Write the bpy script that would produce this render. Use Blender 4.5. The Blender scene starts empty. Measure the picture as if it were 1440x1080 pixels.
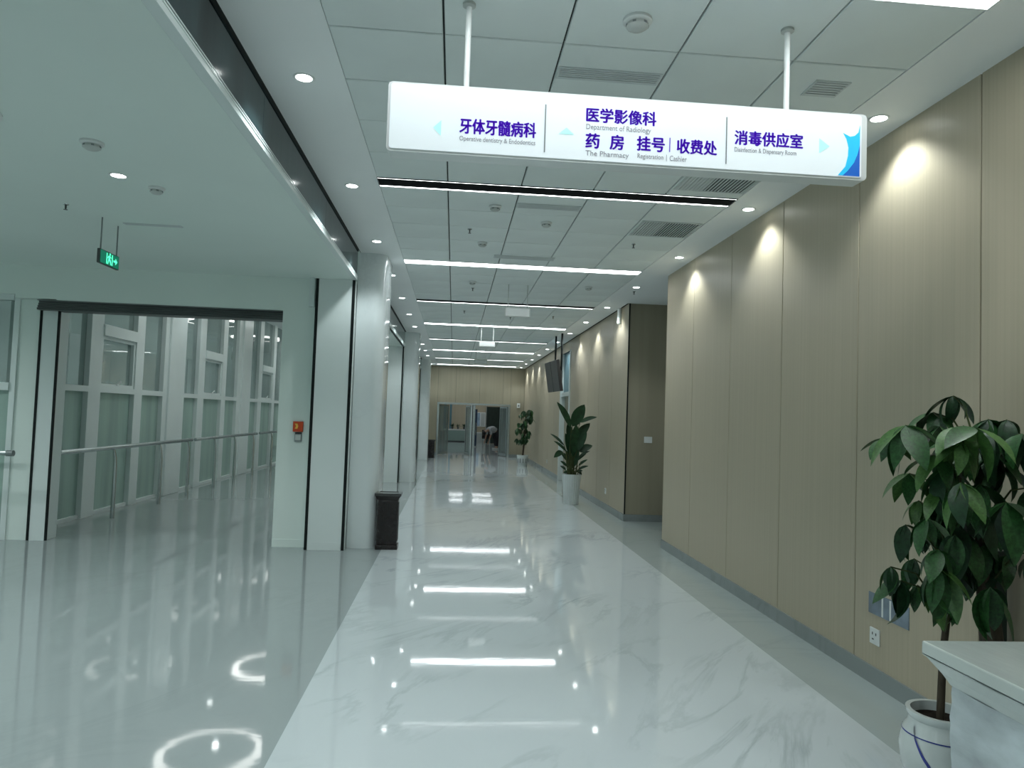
import bpy, bmesh, math, random
from mathutils import Vector, Matrix
random.seed(7)
PI = math.pi
SC = bpy.context.scene
COL = SC.collection

# ------------------------------------------------------------------ camera, world, exposure
pitch, yaw, roll = 0.04545037, 0.08003916, 0.03453647
fw = Vector((math.sin(yaw)*math.cos(pitch), math.cos(yaw)*math.cos(pitch), math.sin(pitch)))
rt = Vector((math.cos(yaw), -math.sin(yaw), 0)); up = rt.cross(fw)
r2 = rt*math.cos(roll) + up*math.sin(roll); u2 = up*math.cos(roll) - rt*math.sin(roll)
cd = bpy.data.cameras.new('camera'); cam = bpy.data.objects.new('camera', cd); COL.objects.link(cam)
cam.matrix_world = Matrix(((r2.x, u2.x, -fw.x, 0), (r2.y, u2.y, -fw.y, 0), (r2.z, u2.z, -fw.z, 1.6), (0, 0, 0, 1)))
cd.sensor_width = 36; cd.lens = 1001.17/1440*36; cd.clip_start = 0.05; cd.clip_end = 200
SC.camera = cam
SC.view_settings.view_transform = 'Standard'; SC.view_settings.look = 'None'
SC.view_settings.gamma = 1; SC.view_settings.use_curve_mapping = False
SC.view_settings.exposure = 0.32
W = bpy.data.worlds.new('world'); SC.world = W; W.use_nodes = True
W.node_tree.nodes['Background'].inputs[0].default_value = (0.62, 0.80, 0.78, 1)   # dim evening outside
W.node_tree.nodes['Background'].inputs[1].default_value = 0.30

STRIP_L = 9.0        # strength of the lit ceiling strips
DOWN_L = 14.0        # strength of the downlight discs
SPOT_W = 26.0        # watts of each downlight's beam
LAMP = (0.93, 1.0, 1.01)
ZC, ZL, ZH = 3.48, 3.14, 3.90       # corridor, left lobby and glazed hall ceilings

# ------------------------------------------------------------------ materials
def mat(name, col, rough=0.5, metal=0.0, spec=0.5, emit=None, es=0, trans=0, coat=0, bump=None, var=None, alpha=1):
    m = bpy.data.materials.new(name); m.use_nodes = True
    nt = m.node_tree; b = nt.nodes['Principled BSDF']
    b.inputs['Base Color'].default_value = (*col, 1)
    b.inputs['Roughness'].default_value = rough; b.inputs['Metallic'].default_value = metal
    b.inputs['Specular IOR Level'].default_value = spec
    b.inputs['Transmission Weight'].default_value = trans
    b.inputs['Coat Weight'].default_value = coat; b.inputs['Coat Roughness'].default_value = 0.04
    b.inputs['Alpha'].default_value = alpha
    if emit: b.inputs['Emission Color'].default_value = (*emit, 1); b.inputs['Emission Strength'].default_value = es
    tc = nt.nodes.new('ShaderNodeTexCoord')
    def noise(scale, vec, detail=3):
        mp = nt.nodes.new('ShaderNodeMapping'); mp.inputs['Scale'].default_value = vec
        nt.links.new(tc.outputs['Object'], mp.inputs['Vector'])
        n = nt.nodes.new('ShaderNodeTexNoise'); n.inputs['Scale'].default_value = scale; n.inputs['Detail'].default_value = detail
        nt.links.new(mp.outputs['Vector'], n.inputs['Vector']); return n
    if bump:
        n = noise(bump[0], bump[2] if len(bump) > 2 else (1, 1, 1)); bp = nt.nodes.new('ShaderNodeBump')
        bp.inputs['Strength'].default_value = bump[1]; bp.inputs['Distance'].default_value = 0.01
        nt.links.new(n.outputs['Fac'], bp.inputs['Height']); nt.links.new(bp.outputs['Normal'], b.inputs['Normal'])
    if var:   # (scale, amount, stretch)
        n = noise(var[0], var[2] if len(var) > 2 else (1, 1, 1), 5)
        r = nt.nodes.new('ShaderNodeValToRGB'); k = var[1]
        r.color_ramp.elements[0].position = .3; r.color_ramp.elements[1].position = .7
        r.color_ramp.elements[0].color = (*[c*(1-k) for c in col], 1); r.color_ramp.elements[1].color = (*[min(1, c*(1+k)) for c in col], 1)
        nt.links.new(n.outputs['Fac'], r.inputs['Fac']); nt.links.new(r.outputs['Color'], b.inputs['Base Color'])
    return m

def marble(name, base, vein, rough=0.05, amount=1.0, rot=0.6, bumpk=0.02, spec=0.5):
    m = bpy.data.materials.new(name); m.use_nodes = True
    nt = m.node_tree; N = nt.nodes; L = nt.links; b = N['Principled BSDF']
    tc = N.new('ShaderNodeTexCoord'); mp = N.new('ShaderNodeMapping')
    mp.inputs['Scale'].default_value = (0.7, 2.0, 1.3)
    mp0 = N.new('ShaderNodeMapping'); mp0.inputs['Rotation'].default_value = (0, 0, -rot)
    L.new(tc.outputs['Object'], mp0.inputs['Vector']); L.new(mp0.outputs['Vector'], mp.inputs['Vector'])
    n1 = N.new('ShaderNodeTexNoise'); n1.inputs['Scale'].default_value = 0.8; n1.inputs['Detail'].default_value = 9
    n1.inputs['Roughness'].default_value = .62; n1.inputs['Distortion'].default_value = 0.9
    L.new(mp.outputs['Vector'], n1.inputs['Vector'])
    r1 = N.new('ShaderNodeValToRGB'); e = r1.color_ramp.elements
    e[0].position = .46; e[0].color = (0, 0, 0, 1); e[1].position = .54; e[1].color = (0, 0, 0, 1)
    c = e.new(.5); c.color = (1, 1, 1, 1)
    L.new(n1.outputs['Fac'], r1.inputs['Fac'])
    n2 = N.new('ShaderNodeTexNoise'); n2.inputs['Scale'].default_value = 0.9; n2.inputs['Detail'].default_value = 4
    L.new(tc.outputs['Object'], n2.inputs['Vector'])
    r2_ = N.new('ShaderNodeValToRGB'); r2_.color_ramp.elements[0].position = .42; r2_.color_ramp.elements[1].position = .68
    L.new(n2.outputs['Fac'], r2_.inputs['Fac'])
    mu = N.new('ShaderNodeMath'); mu.operation = 'MULTIPLY'; L.new(r1.outputs['Color'], mu.inputs[0]); L.new(r2_.outputs['Color'], mu.inputs[1])
    m2 = N.new('ShaderNodeMath'); m2.operation = 'MULTIPLY'; m2.inputs[1].default_value = amount; L.new(mu.outputs[0], m2.inputs[0])
    mx = N.new('ShaderNodeMix'); mx.data_type = 'RGBA'
    L.new(m2.outputs[0], mx.inputs[0]); mx.inputs[6].default_value = (*base, 1); mx.inputs[7].default_value = (*vein, 1)
    L.new(mx.outputs[2], b.inputs['Base Color'])
    b.inputs['Roughness'].default_value = rough; b.inputs['Specular IOR Level'].default_value = spec
    mp3 = N.new('ShaderNodeMapping'); mp3.inputs['Scale'].default_value = (1.5, 5, 1); L.new(tc.outputs['Object'], mp3.inputs['Vector'])
    n3 = N.new('ShaderNodeTexNoise'); n3.inputs['Scale'].default_value = 3.0; n3.inputs['Detail'].default_value = 2
    L.new(mp3.outputs['Vector'], n3.inputs['Vector'])
    bp = N.new('ShaderNodeBump'); bp.inputs['Strength'].default_value = bumpk; bp.inputs['Distance'].default_value = 0.01
    L.new(n3.outputs['Fac'], bp.inputs['Height']); L.new(bp.outputs['Normal'], b.inputs['Normal'])
    return m

M = dict(
    marble=marble('white_veined_marble', (.54, .605, .62), (.27, .32, .33), .04, .5, .95, .014),
    floor_grey=marble('grey_polished_stone', (.31, .36, .36), (.27, .315, .315), .045, .5, 1.0, .014, .36),
    border=marble('grey_border_stone', (.36, .42, .41), (.28, .33, .33), .12, .5, .2, .015),
    skirt=marble('grey_skirting_stone', (.24, .275, .275), (.17, .20, .20), .2, .6, .2, .01),
    column=marble('white_column_stone', (.70, .77, .775), (.58, .65, .66), .07, .5, 1.2, .01),
    tile=mat('white_metal_ceiling_tile', (.76, .83, .82), .55, 0, .3, var=(1.2, .05), bump=(500, .04)),
    plaster=mat('white_painted_plaster', (.88, .92, .92), .6, 0, .3, bump=(60, .02), var=(.8, .03)),
    lplaster=mat('white_lobby_plaster', (.72, .82, .78), .5, 0, .35, bump=(60, .02), var=(.6, .03)),
    pier=mat('white_metal_pier_panel', (.70, .78, .77), .28, 0, .4, var=(.8, .03)),
    dark=mat('dark_void', (.01, .011, .012), .9, 0, .1, var=(3, .2)),
    gap=mat('joint_shadow_grey', (.07, .08, .08), .9, 0, .1, var=(3, .2)),
    black=mat('black_rubber_slot', (.008, .012, .012), .6, 0, .2, var=(9, .2)),
    bglass=mat('dark_glass_painted_reflections', (.022, .042, .046), .12, 0, .35, var=(1.4, .9, (.2, 3.0, .35)), bump=(2.0, .10, (.1, 3, .3))),  # upright streaks of reflection are painted into the glass colour
    steel=mat('brushed_steel', (.55, .6, .6), .25, 1, .5, bump=(90, .03, (1, 1, .05)), var=(3, .05)),
    alu=mat('white_aluminium_frame', (.70, .78, .77), .35, .1, .5, var=(2, .03)),
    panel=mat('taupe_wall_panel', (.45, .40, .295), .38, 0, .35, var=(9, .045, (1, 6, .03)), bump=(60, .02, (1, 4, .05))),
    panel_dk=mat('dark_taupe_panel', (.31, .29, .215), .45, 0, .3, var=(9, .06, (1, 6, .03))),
    frost=mat('frosted_green_glass', (.40, .56, .50), .22, 0, .6, var=(2.5, .16, (1, 1.6, .12)), trans=.25),
    clear=mat('night_window_glass', (.50, .60, .58), .015, 0, .9, trans=.75, var=(1.2, .1)),
    lit=mat('lit_strip_diffuser', (.9, .9, .9), .4, emit=(.95, 1, 1.02), es=STRIP_L, var=(2, .01)),
    led=mat('led_line', (.9, .9, .9), .4, emit=(.95, 1, 1), es=8.0, var=(2, .01)),
    lamp=mat('downlight_diffuser', (.9, .9, .9), .4, emit=(.95, 1, .98), es=DOWN_L, var=(2, .01)),
    ring=mat('ring_light_diffuser', (.9, .9, .9), .4, emit=(1, 1, .96), es=4.0, var=(2, .01)),
    white=mat('white_plastic', (.72, .76, .75), .35, var=(6, .02)),
    offwhite=mat('off_white_plastic', (.50, .54, .52), .4, var=(6, .03)),
    signface=mat('lit_acrylic_sign_face', (.72, .79, .81), .25, emit=(.86, .96, 1), es=.27, var=(1.5, .02)),
    purple=mat('violet_lettering', (.06, .006, .40), .5, emit=(.07, .0, .45), es=.35, var=(20, .05)),
    greytxt=mat('pale_grey_lettering', (.33, .34, .37), .5, var=(20, .05)),
    cyan=mat('cyan_print', (.02, .52, .86), .4, emit=(.02, .52, .86), es=.25, var=(20, .03)),
    mint=mat('faded_mint_print', (.42, .86, .80), .4, emit=(.42, .9, .85), es=.35, var=(20, .03)),
    blue=mat('blue_print', (.01, .13, .58), .4, emit=(.01, .13, .6), es=.2, var=(20, .03)),
    exitg=mat('exit_sign_green', (.005, .10, .06), .4, emit=(0, .30, .17), es=.35, var=(9, .05)),
    exitl=mat('exit_sign_lit_mark', (.1, .8, .5), .4, emit=(.10, 1, .55), es=1.1, var=(9, .02)),
    metal_dk=mat('dark_grey_metal', (.08, .09, .09), .4, .5, var=(5, .1)),
    grey=mat('grey_painted_metal', (.22, .25, .25), .45, .2, var=(5, .05)),
    grille=mat('painted_grille', (.60, .66, .66), .5, 0, .3, var=(5, .04)),
    orange=mat('orange_call_point', (.55, .06, .01), .35, var=(9, .15)),
    yellow=mat('yellow_mark', (.8, .5, .08), .4, var=(9, .1)),
    tin=mat('bin_dark_brown_steel', (.022, .018, .018), .22, .3, .6, var=(14, .3), bump=(30, .05, (1, 1, .1))),
    tinrim=mat('bin_polished_rim', (.10, .10, .10), .15, .8, .6, var=(9, .1)),
    soil=mat('dark_potting_soil', (.018, .014, .01), .95, 0, .1, var=(40, .5), bump=(80, .8)),
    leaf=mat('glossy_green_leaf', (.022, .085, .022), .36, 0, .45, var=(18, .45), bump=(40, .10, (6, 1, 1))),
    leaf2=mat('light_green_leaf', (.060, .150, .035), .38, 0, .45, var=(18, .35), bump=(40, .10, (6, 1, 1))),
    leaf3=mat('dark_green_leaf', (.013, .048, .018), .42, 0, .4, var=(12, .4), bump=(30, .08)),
    trunk=mat('brown_grey_trunk', (.06, .05, .035), .8, 0, .2, var=(30, .4, (1, 1, .3)), bump=(60, .6, (1, 1, .3))),
    stem=mat('olive_leaf_stalk', (.055, .075, .025), .6, 0, .3, var=(20, .3)),
    ceramic=mat('white_glazed_ceramic', (.58, .64, .63), .12, 0, .6, coat=.5, var=(5, .04)),
    bluecer=mat('cobalt_blue_glaze', (.012, .025, .22), .15, 0, .6, coat=.5, var=(20, .2)),
    film=mat('white_board_under_wrinkled_film', (.46, .53, .55), .16, 0, .6, coat=1.0, var=(3.0, .30, (.35, 1.3, 2.6)), bump=(6, .55, (.35, 1.3, 4))),
    topfilm=mat('counter_top_under_film', (.52, .58, .55), .2, 0, .5, coat=.8, var=(3.0, .10, (1, .5, 1)), bump=(7, .3, (1.6, .5, 1))),
    screen=mat('dark_screen_back', (.060, .060, .062), .35, .2, var=(3, .15)),
    skin=mat('skin', (.45, .28, .20), .6, var=(9, .05)),
    shirt=mat('grey_white_shirt', (.42, .45, .46), .85, var=(26, .5)),
    cloth=mat('black_trousers', (.012, .013, .016), .9, var=(9, .2)),
    hair=mat('black_hair', (.01, .01, .01), .6, var=(30, .3)),
    tealwall=mat('teal_blue_panel', (.10, .22, .27), .4, var=(2, .1)),
    desk=mat('pale_green_desk_front', (.33, .45, .41), .25, var=(2, .05)),
    bluedk=mat('dark_blue_banner', (.02, .045, .085), .5, var=(4, .3)),
    poster=mat('pale_blue_poster', (.30, .42, .55), .5, var=(3, .3)),
    notice=mat('grey_blue_glossy_print', (.17, .22, .27), .2, var=(9, .3)),
    darkgreen=mat('dark_green_board', (.015, .03, .022), .4, var=(7, .3)),
)

# ------------------------------------------------------------------ mesh helpers
class MB:
    def __init__(s): s.v = []; s.f = []
    def add(s, vs, fs):
        n = len(s.v); s.v += [tuple(v) for v in vs]; s.f += [tuple(i+n for i in f) for f in fs]; return s
    def box(s, x0, x1, y0, y1, z0, z1):
        return s.add([(x0,y0,z0),(x1,y0,z0),(x1,y1,z0),(x0,y1,z0),(x0,y0,z1),(x1,y0,z1),(x1,y1,z1),(x0,y1,z1)],
                     [(3,2,1,0),(4,5,6,7),(0,1,5,4),(1,2,6,5),(2,3,7,6),(3,0,4,7)])
    def prism(s, poly, z0, z1):   # poly of xy, counter-clockwise
        n = len(poly)
        return s.add([(x,y,z0) for x,y in poly] + [(x,y,z1) for x,y in poly],
                     [tuple(range(n-1,-1,-1)), tuple(range(n,2*n))] + [(i,(i+1)%n,n+(i+1)%n,n+i) for i in range(n)])
    def plate(s, poly, y0, y1):   # poly of xz seen from -Y, counter-clockwise; y0 front
        n = len(poly)
        return s.add([(x,y0,z) for x,z in poly] + [(x,y1,z) for x,z in poly],
                     [tuple(range(n)), tuple(range(2*n-1,n-1,-1))] + [((i+1)%n,i,n+i,n+(i+1)%n) for i in range(n)])
    def lathe(s, prof, n=24, c=(0,0,0), caps=True):
        vs = [(c[0]+r*math.cos(2*PI*k/n), c[1]+r*math.sin(2*PI*k/n), c[2]+z) for r,z in prof for k in range(n)]
        fs = [(i*n+k, i*n+(k+1)%n, (i+1)*n+(k+1)%n, (i+1)*n+k) for i in range(len(prof)-1) for k in range(n)]
        if caps: fs += [tuple(range(n-1,-1,-1)), tuple(range((len(prof)-1)*n, len(prof)*n))]
        return s.add(vs, fs)
    def tube(s, pts, rad, n=8):
        pts = [Vector(p) for p in pts]; rad = rad if isinstance(rad, (list,tuple)) else [rad]*len(pts)
        vs = []; ref = None
        for i,p in enumerate(pts):
            t = (pts[min(i+1,len(pts)-1)] - pts[max(i-1,0)]).normalized()
            if ref is None: ref = Vector((1,0,0)) if abs(t.x) < .9 else Vector((0,1,0))
            a = (ref - t*ref.dot(t)).normalized(); b = t.cross(a); ref = a
            vs += [p + (a*math.cos(2*PI*k/n) + b*math.sin(2*PI*k/n))*rad[i] for k in range(n)]
        m = len(pts)
        fs = [(i*n+k, i*n+(k+1)%n, (i+1)*n+(k+1)%n, (i+1)*n+k) for i in range(m-1) for k in range(n)]
        fs += [tuple(range(n-1,-1,-1)), tuple(range((m-1)*n, m*n))]
        return s.add(vs, fs)
    def mesh(s, name, m, smooth=False):
        me = bpy.data.meshes.new(name); me.from_pydata(s.v, [], s.f); me.materials.append(m); me.update()
        if smooth:
            me.polygons.foreach_set('use_smooth', [True]*len(me.polygons))
            try: me.set_sharp_from_angle(angle=math.radians(38))
            except Exception: pass
        return me
    def build(s, name, m, parent=None, loc=(0,0,0), smooth=False, bevel=0, rot=None):
        o = bpy.data.objects.new(name, s.mesh(name, m, smooth)); COL.objects.link(o); o.location = loc
        if rot: o.rotation_euler = rot
        if parent: o.parent = parent
        if bevel:
            b = o.modifiers.new('bevel', 'BEVEL'); b.width = bevel; b.segments = 2; b.limit_method = 'ANGLE'
        return o
def box(*a): return MB().box(*a)
def tag(o, label=None, cat=None, group=None, kind=None):
    if label: o['label'] = label
    if cat: o['category'] = cat
    if group: o['group'] = group
    if kind: o['kind'] = kind
    return o
def thing(name, label, cat, loc=(0,0,0), rz=0, group=None):
    o = bpy.data.objects.new(name, None); COL.objects.link(o); o.location = loc; o.rotation_euler = (0,0,rz)
    o.empty_display_size = .1
    return tag(o, label, cat, group)
def struct(name, mb, m, parent=None, **k):
    o = mb.build(name, m, parent, **k)
    if not parent: o['kind'] = 'structure'
    return o
def inst(name, me, parent, loc=(0,0,0), rot=(0,0,0), scale=(1,1,1)):
    o = bpy.data.objects.new(name, me); COL.objects.link(o); o.parent = parent
    o.location = loc; o.rotation_euler = rot; o.scale = scale; return o
def copy_tree(o, parent=None):
    c = o.copy(); COL.objects.link(c); c.parent = parent
    for ch in list(o.children): copy_tree(ch, c)
    return c
ORD = ['nearest','second','third','fourth','fifth','sixth','seventh','eighth','ninth','tenth','eleventh','twelfth','thirteenth','fourteenth']

# ------------------------------------------------------------------ floor
struct('floor', box(-8, 8, -4, 50, -.12, 0), M['floor_grey'])
struct('floor_marble_band', box(-.78, 2.25, -4, 27.9, 0, .003), M['marble'])
struct('floor_border_strip', box(2.25, 2.72, -4, 27.9, 0, .002), M['border'])
struct('floor_side_corridor', box(2.72, 7.5, 8.93, 11.2, 0, .002), M['border'])
struct('floor_hall_beyond', box(-.78, 5, 27.9, 50, 0, .003), M['marble'])

# ------------------------------------------------------------------ corridor ceiling
ceiling = struct('ceiling', box(-1.19, 7.5, -4, 50, ZC+.022, ZC+.3), M['gap'])
def border_piece(x0, x1, y0, y1): box(x0, x1, y0, y1, ZC, ZC+.03).build('ceiling_border', M['plaster'], ceiling)
border_piece(-1.17, -.6865, -4, 27.9)
border_piece(2.30, 2.72, -4, 27.9)
border_piece(2.72, 7.5, 8.93, 11.2)
border_piece(-.69, 2.30, -4, -.34)
border_piece(-1.17, 5, 28.0, 50)
XS = [-.69, -.12, .48, 1.075, 1.68, 2.30]
SY = [-.225 + 3.025*k for k in range(10)]
tcache = {}
vent_cells = {}
def tile(i, y0, y1):
    w = XS[i+1]-XS[i]-.010; d = y1-y0-.011
    key = (round(w,3), round(d,3))
    if key not in tcache:
        mb = MB(); e = .004
        a = [(-w/2,-d/2),(w/2,-d/2),(w/2,d/2),(-w/2,d/2)]; b = [(x-e*math.copysign(1,x), y-e*math.copysign(1,y)) for x,y in a]
        mb.add([(x,y,.02) for x,y in a]+[(x,y,.004) for x,y in a]+[(x,y,0) for x,y in b],
               [(0,1,2,3),(11,10,9,8)]+[(j,4+j,4+(j+1)%4,(j+1)%4) for j in range(4)]+[(4+j,8+j,8+(j+1)%4,4+(j+1)%4) for j in range(4)])
        tcache[key] = mb.mesh('ceiling_tile', M['tile'])
    inst('ceiling_tile', tcache[key], ceiling, ((XS[i]+XS[i+1])/2, (y0+y1)/2, ZC+random.uniform(0, .0012)),
         (random.uniform(-.002,.002), random.uniform(-.002,.002), 0))
for k in range(9):
    a, b = SY[k]+.115, SY[k+1]-.115
    for j in range(5):
        y0 = a+(b-a)*j/5; y1 = a+(b-a)*(j+1)/5
        for i in range(5): tile(i, y0, y1)
for i in range(5): tile(i, SY[9]+.115, 27.9)

# lit strips and black slots
for k, y in enumerate(SY):
    if k % 2 == 1:
        n = (k-1)//2
        t = thing('linear_light', 'white lit ceiling strip across the corridor, %s from the camera' % ORD[n], 'light', (.805, y, ZC), 0, 'lit strips across the corridor ceiling')
        MB().box(-1.495,1.495,-.115,-.105,-.004,.06).box(-1.495,1.495,.105,.115,-.004,.06).box(-1.495,-1.485,-.105,.105,-.004,.06).box(1.485,1.495,-.105,.105,-.004,.06).build('frame', M['white'], t)
        for s in (-1, 1): box(-.741, .741, -.105, .105, .001, .03).build('diffuser', M['lit'], t, (s*.7435, 0, 0))
    else:
        n = k//2
        lab = 'black ceiling slot edged by two bright lines, %s from the camera' % ORD[max(n-1, 0)] if k else 'black ceiling slot edged by two bright lines, directly overhead outside the picture'
        t = thing('slot_light', lab, 'light', (.805, y, ZC), 0, 'black slots with bright edges across the ceiling')
        MB().box(-1.495,1.495,-.115,-.109,-.004,.08).box(-1.495,1.495,.109,.115,-.004,.08).box(-1.495,-1.489,-.109,.109,-.004,.08).box(1.489,1.495,-.109,.109,-.004,.08).build('frame', M['metal_dk'], t)
        box(-1.489, 1.489, -.091, .091, .002, .07).build('trough', M['dark'], t)
        for s in (-1, 1): box(-1.489, 1.489, -.0065, .0065, 0, .005).build('light_bar', M['led'], t, (0, s*.1, 0))

# downlights
dl_frame = MB().lathe([(.046,.004),(.046,-.003),(.056,-.005),(.062,-.002),(.062,.002)], 24, caps=False).mesh('frame', M['white'], True)
dl_disc = MB().lathe([(.046,-.001),(.046,.004)], 24).mesh('diffuser', M['lamp'])
spot_data = {}
def downlight(x, y, z, label, group, watts=SPOT_W, angle=118, sc=1.0):
    t = thing('downlight', label, 'light', (x, y, z), 0, group)
    inst('frame', dl_frame, t, scale=(sc,sc,1)); inst('diffuser', dl_disc, t, scale=(sc,sc,1))
    key = (watts, angle)
    if key not in spot_data:
        ld = bpy.data.lights.new('downlight_beam', 'SPOT'); ld.energy = watts; ld.color = LAMP
        ld.spot_size = math.radians(angle); ld.spot_blend = .55; ld.shadow_soft_size = .045; spot_data[key] = ld
    l = bpy.data.objects.new('downlight_beam', spot_data[key]); COL.objects.link(l); l.parent = t; l.location = (0, 0, -.03)
    return t
for k in range(-2, 13):
    y = 4.05 + 1.92*k
    if k >= 0:
        labl = 'round recessed downlight above the left side of the corridor, %s from the camera' % ORD[k]
        labr = 'round recessed downlight along the right wall, %s from the camera' % ORD[k]
    else:
        labl = ['ceiling downlight just above the top picture edge, left border','ceiling downlight behind the camera, left border'][k+1 if k==-1 else 1]
        labr = ['wall side downlight just above the top picture edge, right border','wall side downlight behind the camera, right border'][k+1 if k==-1 else 1]
    downlight(-.92, y, ZC, labl, 'downlights along the left ceiling border')
    downlight(2.50, y, ZC, labr, 'downlights along the right wall')

# ------------------------------------------------------------------ right wall: backing with taupe panels
XW = 2.69
wr = struct('wall_right', box(XW+.012, XW+.25, -4, 8.92, 0, ZC+.03), M['gap'])
def panel_y(parent, x, ya, yb, z0=.11, z1=ZC, t=.012, m='panel'):
    g = .004; c = .003
    mb = MB()
    a = [(ya+g,z0),(yb-g,z0),(yb-g,z1),(ya+g,z1)]; b = [(ya+g+c,z0),(yb-g-c,z0),(yb-g-c,z1),(ya+g+c,z1)]
    mb.add([(x+t,y,z) for y,z in a]+[(x+c,y,z) for y,z in a]+[(x,y,z) for y,z in b],
           [(0,1,2,3),(11,10,9,8)]+[(j,4+j,4+(j+1)%4,(j+1)%4) for j in range(4)]+[(4+j,8+j,8+(j+1)%4,4+(j+1)%4) for j in range(4)])
    return mb.build('wall_panel', M[m], parent)
ys = [-3.9,-2.2,-1.02,.1,1.22,2.34,3.45,4.57,5.69,6.80,7.90,8.92]
for a, b in zip(ys, ys[1:]): panel_y(wr, XW, a, b)
wr2 = struct('wall_right_beyond', MB().box(XW+.072, XW+.3, 11.22, 16.85, 0, ZC+.03).box(XW+.072, XW+.3, 18.35, 28.2, 0, ZC+.03).box(XW+.072, XW+.3, 16.85, 18.35, 3.25, ZC+.03), M['gap'])
X2 = XW+.06
ys = [11.2,12.32,13.44,14.56,15.7,16.85]
for a, b in zip(ys, ys[1:]): panel_y(wr2, X2, a, b)
ys = [18.35,19.5,20.6,21.7,22.8,23.9,25.0,26.1,27.2,27.9]
for a, b in zip(ys, ys[1:]): panel_y(wr2, X2, a, b)
panel_y(wr2, X2, 16.85, 18.35, 3.25)
# side corridor: near return, far wall facing us, end wall
struct('wall_side_near', box(XW+.25, 7.5, 8.67, 8.92, 0, ZC+.03), M['panel'])
ws = struct('wall_side_far', box(X2+.002, 7.5, 11.215, 11.45, 0, ZC+.03), M['gap'])
xs = [X2, 3.95, 5.1, 6.3, 7.5]
for a, b in zip(xs, xs[1:]):
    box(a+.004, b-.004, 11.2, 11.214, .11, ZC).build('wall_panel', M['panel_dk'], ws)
struct('wall_side_end', box(7.5, 7.7, 8.6, 11.5, 0, ZC+.03), M['panel'])
struct('trim_corner_dark', box(X2-.004, X2+.016, 11.186, 11.2, .11, ZC), M['black'])
struct('trim_corner_near', box(XW+.0, XW+.25, 8.92, 8.932, .0, ZC), M['panel'])
# skirting
struct('baseboard_right', box(XW-.012, XW+.01, -4, 8.925, 0, .11), M['skirt'])
struct('baseboard_right_beyond', MB().box(X2-.012, X2+.07, 11.19, 16.85, 0, .11).box(X2-.012, X2+.07, 18.35, 27.9, 0, .11), M['skirt'])
struct('baseboard_side', box(X2, 7.5, 11.186, 11.215, 0, .11), M['skirt'])
# doorway in the right wall behind the tall plant
dr = struct('door_1', MB().box(X2-.02, X2+.32, 16.85, 16.95, 0, 3.25).box(X2-.02, X2+.32, 18.25, 18.35, 0, 3.25), M['alu'])
box(X2+.0, X2+.3, 16.95, 18.25, 2.15, 2.25).build('lintel', M['alu'], dr)
box(X2+.06, X2+.09, 16.95, 18.25, 2.25, 3.25).build('transom_reflection', M['tealwall'], dr)  # bluish reflection over the door, put in as a teal coloured panel
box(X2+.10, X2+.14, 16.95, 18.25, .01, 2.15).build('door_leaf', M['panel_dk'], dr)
MB().tube([(X2+.04,17.1,.9),(X2+.04,17.1,1.3)], .015).build('door_handle', M['steel'], dr)

# ------------------------------------------------------------------ far wall with glass doors
wf = struct('wall_far', MB().box(-1.0, -.65, 27.93, 28.1, 0, ZC+.03).box(2.2, 2.75, 27.93, 28.1, 0, ZC+.03).box(-.65, 2.2, 27.93, 28.1, 2.06, ZC+.03), M['gap'])
for a, b in [(-.97,-.65),(-.65,.05),(.05,.98),(.98,1.9),(1.9,2.2),(2.2,2.75)]:
    low = .11 if (a < -.66 or a > 2.1) else 2.06
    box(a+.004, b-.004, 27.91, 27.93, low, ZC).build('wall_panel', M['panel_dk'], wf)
struct('baseboard_far', MB().box(-.97,-.65,27.9,27.93,0,.11).box(2.2,2.75,27.9,27.93,0,.11), M['skirt'])
d = struct('door_2', MB().box(-.65,-.58,27.88,28.1,0,2.06).box(2.13,2.2,27.88,28.1,0,2.06).box(-.58,2.13,27.88,28.1,1.99,2.06), M['steel'])
box(.68,.72,27.9,28.06,0,1.99).build('mullion', M['alu'], d)
box(.74,.80,27.9,28.06,0,1.99).build('mullion', M['steel'], d)
box(.715,.745,27.87,28.0,0,1.99).build('seal', M['black'], d)
def leaf_door(x, ang, w):
    f = MB().box(0,.05,-.02,.02,.02,1.97).box(w-.05,w,-.02,.02,.02,1.97).box(.05,w-.05,-.02,.02,1.91,1.97).box(.05,w-.05,-.02,.02,.02,.12)
    o = f.build('door_leaf', M['steel'], d, (x, 28.06, 0), rot=(0,0,ang))
    box(.05,w-.05,-.004,.004,.12,1.91).build('pane', M['clear'], o)
    MB().tube([(w-.1,-.06,.8),(w-.1,-.06,1.3)], .014).build('door_handle', M['steel'], o)
leaf_door(-.56, math.radians(58), .66); leaf_door(.66, math.radians(105), .64)
leaf_door(.82, math.radians(88), .64); leaf_door(2.11, math.radians(112), .66)
# the hall beyond the doors
struct('wall_hall_left', box(-1.3, -1.1, 28.1, 47, 0, ZC), M['pier'])
struct('wall_hall_right', box(4.2, 4.4, 28.1, 50, 0, ZC), M['panel'])
struct('wall_hall_end', box(-1.3, 4.4, 47, 47.2, 0, ZC), M['panel'])
struct('wall_hall_near', MB().box(2.75,4.4,28.1,28.3,0,ZC), M['panel'])
struct('column_hall_teal', MB().box(-.62,-.45,43.6,44.2,0,ZC).box(-.25,-.12,43.6,44.2,0,ZC), M['tealwall'])
t = thing('reception_desk', 'pale green reception desk far beyond the left glass door', 'desk', (.35, 42, 0))
box(-.85,.75,0,.6,.06,.66).build('body', M['desk'], t); box(-.9,.8,-.05,.65,.66,.74).build('worktop', M['white'], t); box(-.8,.7,.03,.57,0,.06).build('plinth', M['metal_dk'], t)
box(1.17,1.28,42.4,42.6,0,2.4).build('banner_post', M['darkgreen']);
tag(bpy.data.objects['banner_post'], 'dark post standing at the right end of the far reception desk', 'post')

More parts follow.
